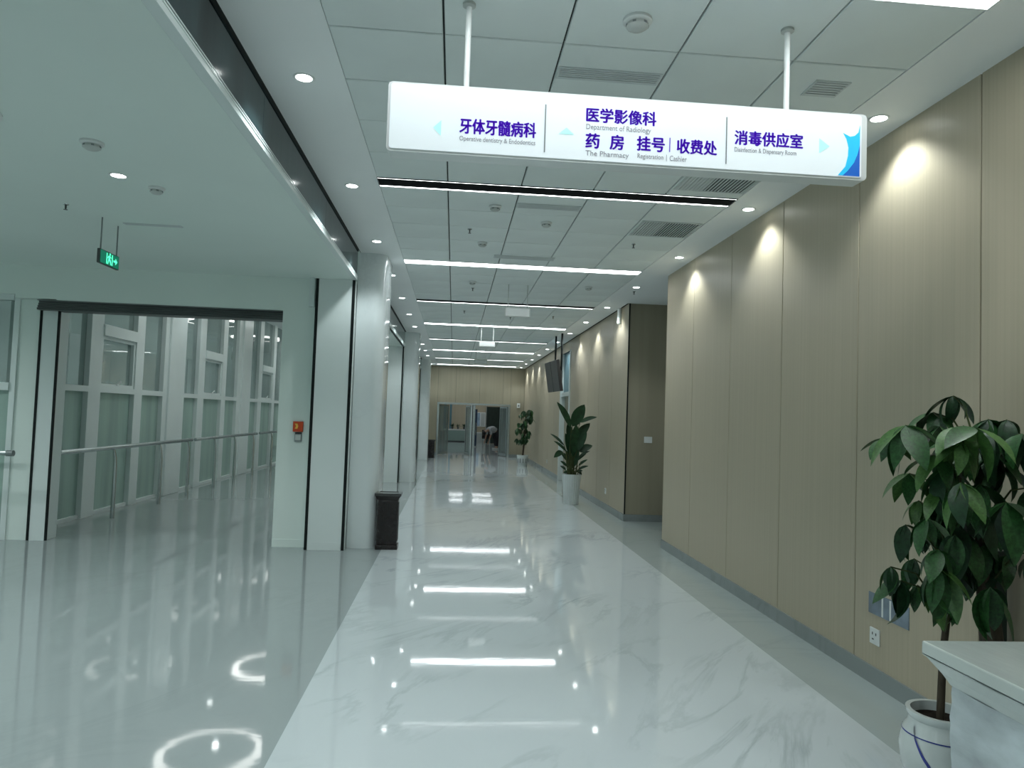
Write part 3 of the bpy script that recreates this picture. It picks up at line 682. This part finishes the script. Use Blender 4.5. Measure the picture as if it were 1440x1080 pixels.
litter_bin(-.726, 8.54, 'black fluted litter bin standing at the foot of the white column')
litter_bin(-.775, 26.1, 'black litter bin left of the far glass doors')
litter_bin(-.60, 40.6, 'dark litter bin seen through the left far glass door')

# ------------------------------------------------------------------ plants
def leaf_mesh(name, m, L=1.0, Wd=.30, droop=.35, fold=.10, n=8):
    mb = MB(); vs = []; 
    for i in range(n+1):
        u = i/n; w = Wd*.5*math.sin(PI*min(1,u**.8))**.85 if 0 < i < n else .002
        x = L*math.sin(u*droop*1.6)/(droop*1.6) if droop else L*u; z = -L*(1-math.cos(u*droop*1.6))/(droop*1.6) if droop else 0
        vs += [(x,-w,z+fold*w*2),(x,0,z),(x,w,z+fold*w*2)]
    fs = []
    for i in range(n):
        a = 3*i; fs += [(a,a+3,a+4,a+1),(a+1,a+4,a+5,a+2)]
    mb.add(vs, fs); return mb.mesh(name, m, True)
LM = [leaf_mesh('leaf', M['leaf'], 1, .34, .5), leaf_mesh('leaf', M['leaf'], 1, .38, .75), leaf_mesh('leaf', M['leaf2'], 1, .36, .45),
      leaf_mesh('leaf', M['leaf3'], 1, .40, .65), leaf_mesh('leaf', M['leaf3'], 1, .36, .9), leaf_mesh('leaf', M['leaf'], 1, .42, .3)]
def whorl(t, c, n, L, rnd, tilt=.5, light=0.0):
    a0 = rnd.uniform(0, 2*PI)
    for k in range(n):
        az = a0+2*PI*k/n+rnd.uniform(-.25,.25); l = L*rnd.uniform(.8,1.22); pitch_ = tilt+rnd.uniform(-.35,.5)
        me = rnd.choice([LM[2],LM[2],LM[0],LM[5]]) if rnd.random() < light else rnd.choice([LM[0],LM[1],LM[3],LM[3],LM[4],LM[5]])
        inst('leaf', me, t, c, (rnd.uniform(-.35,.35), pitch_, az), (l,l,l))
def money_tree(label, x, y, trunk_pts, trunk_r, hubs, pot, seed, light=0.2, group=None):
    rnd = random.Random(seed)
    t = thing('money_tree', label, 'plant', (x, y, 0), 0, group)
    pot(t)
    MB().tube(trunk_pts, trunk_r, 10).build('trunk', M['trunk'], t, smooth=True)
    top = Vector(trunk_pts[-1]); 
    for h in hubs:
        c = Vector(h[:3]) - Vector((x, y, 0)); n, L = h[3], h[4]
        # leave the trunk at the nearest height below the whorl
        zz = max(trunk_pts[1][2], min(top.z, c.z-.22)); f = None
        for a, b in zip(trunk_pts, trunk_pts[1:]):
            if a[2] <= zz <= b[2]: f = Vector(a).lerp(Vector(b), (zz-a[2])/max(1e-6, b[2]-a[2]))
        f = f or top
        mid = f.lerp(c, .55) + Vector((0,0,.07))
        MB().tube([f, mid, c], [.006,.004,.003], 6).build('leaf_stalk', M['stem'], t, smooth=True)
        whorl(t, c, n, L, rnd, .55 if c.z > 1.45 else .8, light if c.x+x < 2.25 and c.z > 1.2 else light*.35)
    return t
HUBS = [(1.99, 3.0, 1.62, 7, 0.2), (2.33, 3.3, 1.69, 6, 0.17), (2.36, 3.2, 1.77, 6, 0.17), (2.38, 3.0, 1.66, 7, 0.19), (2.45, 3.25, 1.63, 6, 0.18), (2.17, 2.9, 1.62, 6, 0.19), (2.16, 2.8, 1.62, 5, 0.2), (2.25, 3.1, 1.54, 6, 0.17), (2.11, 3.15, 1.4, 5, 0.17), (2.14, 2.85, 1.56, 5, 0.16), (2.40, 3.0, 1.52, 6, 0.2), (2.47, 3.1, 1.45, 6, 0.18), (2.11, 2.95, 1.34, 6, 0.18), (2.1, 2.8, 1.39, 6, 0.18), (2.19, 3.2, 1.27, 5, 0.15), (2.40, 3.1, 1.3, 6, 0.2), (2.26, 2.75, 1.32, 5, 0.24), (2.46, 3.0, 1.25, 6, 0.18), (2.06, 3.1, 1.17, 5, 0.15), (2.23, 3.0, 1.18, 6, 0.2), (2.22, 3.2, 1.14, 5, 0.15), (1.96, 3.05, 0.99, 5, 0.14), (2.04, 2.85, 1.03, 7, 0.22), (2.37, 3.1, 1.01, 6, 0.18), (2.17, 3.2, 1.0, 5, 0.15), (2.42, 3.1, 1.04, 5, 0.16), (2.47, 3.0, 1.06, 5, 0.15), (2.23, 3.0, 0.87, 4, 0.15), (2.12, 3.1, 0.9, 5, 0.13), (2.45, 2.9, 1.6, 6, 0.18), (2.48, 2.85, 1.38, 6, 0.18), (2.45, 2.8, 1.11, 5, 0.18)]
def porcelain(t):
    MB().lathe([(.105,0),(.12,.015),(.155,.10),(.165,.19),(.15,.26),(.128,.295),(.125,.315),(.138,.335),(.138,.35),(.118,.35),(.112,.30)], 40, caps=False).build('pot', M['ceramic'], t, smooth=True)
    MB().lathe([(.001,.31),(.113,.31),(.113,.295)], 32, caps=False).build('soil', M['soil'], t)
    # oblique cobalt band and rim line
    pts = []
    for k in range(15):
        u = k/14; z = .29-.25*u; a = math.radians(186+62*u)
        prof = [(.105,0),(.12,.015),(.155,.10),(.165,.19),(.15,.26),(.128,.295)]
        for (ra,za),(rb,zb) in zip(prof, prof[1:]):
            if za <= z <= zb: r = ra+(rb-ra)*(z-za)/(zb-za)
        pts.append((r*math.cos(a), r*math.sin(a), z))
    mb = MB(); n = len(pts)
    vs = []
    for p in pts:
        q = Vector((p[0],p[1],0)).normalized()*.0025
        vs += [(p[0]+q.x,p[1]+q.y,p[2]-.010),(p[0]+q.x,p[1]+q.y,p[2]+.012)]
    mb.add(vs, [(2*i,2*i+2,2*i+3,2*i+1) for i in range(n-1)]).build('blue_band', M['bluecer'], t)
    MB().lathe([(.152,.2585),(.1535,.2535)], 40, caps=False).build('glaze_line', M['bluecer'], t)
def darkpot(t):
    MB().lathe([(.08,0),(.095,.02),(.11,.30),(.115,.32),(.10,.32),(.095,.29)], 28, caps=False).build('pot', M['ceramic'], t, smooth=True)
    MB().lathe([(.001,.30),(.097,.30)], 24, caps=False).build('soil', M['soil'], t)
ha = [h for i, h in enumerate(HUBS) if h[0] < 2.24]; hb = [h for h in HUBS if h[0] >= 2.24]
rq = random.Random(21)
ha += [(rq.uniform(2.0,2.26), rq.uniform(2.88,3.2), z, 5, rq.uniform(.15,.21)) for z in [.92,.98,1.06,1.1,1.16,1.22,1.3,1.36,1.45,1.5,1.56,1.62]]
hb += [(rq.uniform(2.24,2.46), rq.uniform(2.85,3.2), z, 5, rq.uniform(.15,.21)) for z in [.95,1.0,1.05,1.1,1.15,1.2,1.26,1.33,1.38,1.45,1.5,1.55,1.6,1.66]]
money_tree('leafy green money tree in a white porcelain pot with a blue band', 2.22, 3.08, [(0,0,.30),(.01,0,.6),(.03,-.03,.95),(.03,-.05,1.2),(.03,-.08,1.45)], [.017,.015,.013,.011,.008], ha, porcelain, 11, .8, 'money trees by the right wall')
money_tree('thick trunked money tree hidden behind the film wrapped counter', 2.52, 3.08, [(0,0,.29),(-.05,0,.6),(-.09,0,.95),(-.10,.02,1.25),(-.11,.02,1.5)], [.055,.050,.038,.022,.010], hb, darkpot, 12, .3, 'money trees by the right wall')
t = thing('dark_stand', 'narrow dark upright stand between the money trees and the right wall', 'stand', (2.61, 3.25, 0))
box(-.045,.045,-.03,.04,.02,1.04).build('column', M['darkgreen'], t, bevel=.006); box(-.06,.06,-.035,.06,0,.02).build('base', M['metal_dk'], t)

# distant money tree
def fretpot(t):
    MB().lathe([(.14,0),(.15,.02),(.175,.15),(.185,.31),(.20,.33),(.20,.35),(.18,.35),(.175,.31)], 28, caps=False).build('pot', M['ceramic'], t, smooth=True)
    MB().lathe([(.001,.32),(.178,.32)], 24, caps=False).build('soil', M['soil'], t)
    for k in range(12):
        a = 2*PI*k/12
        box(-.018,.018,-.004,.004,.10,.24).build('fret_pattern', M['grey'], t, (.181*math.cos(a), .181*math.sin(a), 0), rot=(0,0,a+PI/2))
rr = random.Random(5)
h3 = []
for k in range(42):
    z = rr.uniform(.85, 1.85); s = .22*(1-abs(z-1.3)/1.0)+.03; a = rr.uniform(0, 2*PI)
    h3.append((2.30+s*math.cos(a)+(z-1.3)*.15, 23.3+s*math.sin(a), z, 6, .19))
money_tree('money tree in a white patterned pot beside the far doors', 2.30, 23.3, [(0,0,.31),(.03,0,.7),(.05,0,1.1),(.06,0,1.6)], [.03,.028,.022,.012], h3, fretpot, 5, 0)

# bird of paradise plant in tall fluted pot
t = thing('bird_of_paradise_plant', 'tall paddle leaved plant in a tall white fluted pot', 'plant', (2.25, 13.3, 0))
N_ = 48; prof = [(.130,0),(.134,.01),(.150,.25),(.172,.52),(.176,.56),(.160,.56),(.156,.52)]
vs = []; 
for j, (r, z) in enumerate(prof):
    for k in range(N_):
        rr_ = r+(.004 if k % 2 else -.003 if 0 < j < 4 else 0); vs.append((rr_*math.cos(2*PI*k/N_), rr_*math.sin(2*PI*k/N_), z))
MB().add(vs, [(i*N_+k, i*N_+(k+1)%N_, (i+1)*N_+(k+1)%N_, (i+1)*N_+k) for i in range(len(prof)-1) for k in range(N_)]).build('pot', M['ceramic'], t)
MB().lathe([(.001,.53),(.158,.53)], 24, caps=False).build('soil', M['soil'], t)
def paddle(sx_, sz_, tip_x, tip_z, w, dy=0, m='leaf3'):
    """a stalk from the soil to (sx_, sz_), then a broad blade ending at (tip_x, tip_z)"""
    b = Vector((random.uniform(-.07,.07), random.uniform(-.06,.06), .53)); k = Vector((sx_, dy*.6, sz_)); tip = Vector((tip_x, dy, tip_z))
    MB().tube([b, b.lerp(k,.5)+Vector((-.15*(k.x-b.x),0,.01)), k], [.010,.008,.006], 6).build('leaf_stalk', M['stem'], t, smooth=True)
    ax = (tip-k); L = ax.length; ax.normalize(); side = ax.cross(Vector((random.uniform(-.3,.4),-1,.3))).normalized(); nrm = side.cross(ax)
    mb = MB(); n = 9; vs = []
    for i in range(n+1):
        u = i/n; ww = w*.5*(math.sin(PI*u**.8)**.75 if 0 < i < n else .02); c = k+ax*L*u+Vector((0,0,.07*L*math.sin(PI*u)))
        vs += [c-side*ww+nrm*ww*.25, c, c+side*ww+nrm*ww*.25]
    fs = []
    for i in range(n): a = 3*i; fs += [(a,a+3,a+4,a+1),(a+1,a+4,a+5,a+2)]
    mb.add(vs, fs).build('leaf', M[m], t, smooth=True)
for a in [(-.04,1.42,-.33,1.90,.13),(-.02,1.45,.20,1.87,.24),(.12,1.53,.44,1.64,.08),(.05,1.18,.33,1.52,.17),(.13,.98,.38,1.10,.14),(-.15,1.08,-.42,1.30,.055),
          (-.12,.98,-.37,1.17,.055),(-.20,.98,-.36,.86,.11),(0,.88,.04,1.50,.20),(.08,1.0,.24,1.38,.15),(-.05,.92,-.13,1.32,.11),(.04,.80,.11,1.32,.17),(-.02,1.1,-.09,1.52,.14),
          (.12,.72,.29,.84,.05),(.12,.65,.30,.72,.05),(.10,.80,.29,.94,.05),(.12,.62,.21,.54,.06),(-.10,.70,-.23,.80,.05),(-.10,.62,-.21,.70,.05),(.1,1.25,.30,1.42,.07),(-.1,.8,-.25,1.0,.05),
          (.08,.6,.2,.63,.05),(-.08,.6,-.17,.58,.05),(.03,.7,.10,1.0,.08),(-.05,.7,-.10,1.0,.08),(0,.65,.02,.95,.09),(.12,.88,.33,1.0,.05),(-.02,.7,-.15,.95,.07)]:
    paddle(*a, dy=random.uniform(-.14,.14))
for k in range(14):
    b = Vector((random.uniform(-.10,.10), random.uniform(-.10,.10), .53))
    MB().tube([b, b+Vector((b.x*.6, b.y*.4, random.uniform(.25,.55)))], [.009,.006], 6).build('leaf_stalk', M['stem'], t, smooth=True)

# ------------------------------------------------------------------ wrapped counter at the right edge
t = thing('wrapped_counter', 'white service counter wrapped in clear plastic film at the right edge', 'counter', (1.70, .9, 0))
zt = .85
top = MB().box(0,.75,0,1.56,zt-.045,zt).build('top_slab', M['topfilm'], t, bevel=.006)
prof = [(.0,zt-.045),(.012,zt-.055),(.045,zt-.10),(.065,zt-.135)]
mb = MB()
for (a, za), (b, zb) in zip(prof, prof[1:]):
    mb.add([(a,1.56-a,za),(b,1.56-b,zb),(b,0,zb),(a,0,za)], [(0,1,2,3)]); mb.add([(a,1.56-a,za),(.75,1.56-a,za),(.75,1.56-b,zb),(b,1.56-b,zb)], [(0,1,2,3)])
mb.build('moulding', M['topfilm'], t)
sub = bpy.data.meshes.new('body'); bm = bmesh.new()
rn = random.Random(3)
ny, nz = 40, 26
grid = [[bm.verts.new((.065+rn.uniform(-.0035,.0035)+.004*math.sin(9*j/ny*3+i*.45), .0+(1.495)*j/ny, .02+(zt-.155)*i/nz)) for j in range(ny+1)] for i in range(nz+1)]
for i in range(nz):
    for j in range(ny): bm.faces.new((grid[i][j+1], grid[i][j], grid[i+1][j], grid[i+1][j+1]))
bm.to_mesh(sub); bm.free(); sub.materials.append(M['film']); sub.polygons.foreach_set('use_smooth', [True]*len(sub.polygons))
o = bpy.data.objects.new('film_wrap', sub); COL.objects.link(o); o.parent = t
box(.075,.74,.0,1.495,.0,zt-.046).build('body', M['film'], t)
for k in range(9): box(.058,.0605,1.40,1.455,.33+.012*k,.337+.012*k).build('label_line', M['grey'], t)

# ------------------------------------------------------------------ bending person beyond the doors
def skin_mesh(name, verts, edges, radii, m, parent, root=0):
    me = bpy.data.meshes.new(name); me.from_pydata(verts, edges, []); me.materials.append(m)
    o = bpy.data.objects.new(name, me); COL.objects.link(o)
    o.modifiers.new('skin', 'SKIN').use_smooth_shade = True
    for i, r in enumerate(radii):
        sv = me.skin_vertices[0].data[i]; sv.radius = (r, r) if not isinstance(r, tuple) else r; sv.use_root = (i == root)
    s = o.modifiers.new('sub', 'SUBSURF'); s.levels = 1; s.render_levels = 1
    o.parent = parent; return o
P = thing('person', 'person in grey shirt and black trousers bending over beyond the right glass door', 'person', (1.95, 34.0, 0), math.radians(28))
# pelvis at .86, back bent forward towards -X
V = [(.10,0,.86),(0,0,.93),(-.14,0,.98),(-.27,0,.96),(-.36,0,.90),(-.43,0,.86),            # 0-5 spine, neck, 
     (.10,-.10,.80),(.07,-.12,.45),(.12,-.12,.08),(.0,-.12,.03),                              # 6-9 right leg
     (.12,.10,.80),(.14,.13,.45),(.20,.13,.08),(.08,.13,.03),                                # 10-13 left leg
     (-.27,-.17,.94),(-.29,-.20,.68),(-.36,-.17,.46),(-.38,-.16,.40),                        # right arm
     (-.27,.17,.94),(-.30,.20,.68),(-.38,.17,.46),(-.40,.16,.40)]                            # left arm
E = [(0,1),(1,2),(2,3),(3,4),(4,5),(0,6),(6,7),(7,8),(8,9),(0,10),(10,11),(11,12),(12,13),(3,14),(14,15),(15,16),(16,17),(3,18),(18,19),(19,20),(20,21)]
Rr = [.09,.11,.12,.12,.06,.055,.07,.058,.038,.035,.085,.058,.038,.035,.055,.042,.030,.026,.055,.042,.030,.026]
skin_mesh('body', V, E, Rr, M['skin'], P)
skin_mesh('shirt', [V[0],V[1],V[2],V[3],(-.31,0,.93),V[14],V[15],V[18],V[19]], [(0,1),(1,2),(2,3),(3,4),(3,5),(5,6),(3,7),(7,8)], [.165,.17,.175,.165,.10,.085,.070,.085,.070], M['shirt'], P)
skin_mesh('trousers', [(.10,0,.87),(.03,0,.90),V[6],V[7],(.118,-.12,.13),V[10],V[11],(.196,.13,.13)], [(0,1),(0,2),(2,3),(3,4),(0,5),(5,6),(6,7)], [.175,.16,.125,.095,.075,.125,.095,.075], M['cloth'], P)
for s in (-1, 1):
    y = .12*s if s < 0 else .13; x = .0 if s < 0 else .08
    MB().prism([(x-.07,y-.04),(x+.16,y-.04),(x+.17,y+.04),(x-.07,y+.04)], 0, .07).build('shoe', M['white'], P, bevel=.02)
hd = MB().lathe([(.001,-.115),(.05,-.105),(.075,-.06),(.085,0),(.08,.06),(.05,.10),(.001,.115)], 16, caps=False).build('head', M['skin'], P, (-.53,0,.80), True, rot=(0,math.radians(-125),0))
MB().lathe([(.088,-.02),(.092,.03),(.085,.075),(.055,.112),(.001,.125)], 16, caps=False).build('hair', M['hair'], hd, (-.004,0,0), True)
for s in (-1,1): MB().lathe([(.001,-.02),(.012,0),(.001,.02)], 8, caps=False).build('ear', M['skin'], hd, (0,.083*s,0))
MB().lathe([(.014,0),(.008,.02),(.001,.03)], 8, caps=False).build('nose', M['skin'], hd, (.08,0,-.01))
for hx, hy, hz in (V[17], V[21]):
    vv = [(hx,hy,hz),(hx-.015,hy,hz-.06)]; ee = [(0,1)]; rr2 = [.024,.030]
    for q in range(4):
        b0 = len(vv); yq = hy-.03+.02*q; l = (.06,.075,.07,.055)[q]
        vv += [(hx-.018,yq,hz-.085),(hx-.028,yq,hz-.085-l*.5),(hx-.022,yq,hz-.085-l)]; ee += [(1,b0),(b0,b0+1),(b0+1,b0+2)]; rr2 += [.010,.009,.007]
    b0 = len(vv); vv += [(hx-.035,hy+.02,hz-.04),(hx-.055,hy+.025,hz-.08)]; ee += [(1,b0),(b0,b0+1)]; rr2 += [.011,.008]
    skin_mesh('hand', vv, ee, rr2, M['skin'], P)
# hall lights beyond the doors
for k, y in enumerate([30.5, 34.5, 38.5, 42.5, 45.5]):
    t = thing('linear_light', 'lit ceiling strip beyond the far glass doors, %s of five' % ORD[k], 'light', (1.2, y, ZC), 0, 'lit strips beyond the far doors')
    box(-1.3,1.3,-.1,.1,-.012,-.001).build('diffuser', M['lit'], t); MB().box(-1.31,1.31,-.11,-.1,-.014,-.0).box(-1.31,1.31,.1,.11,-.014,0).build('frame', M['white'], t)
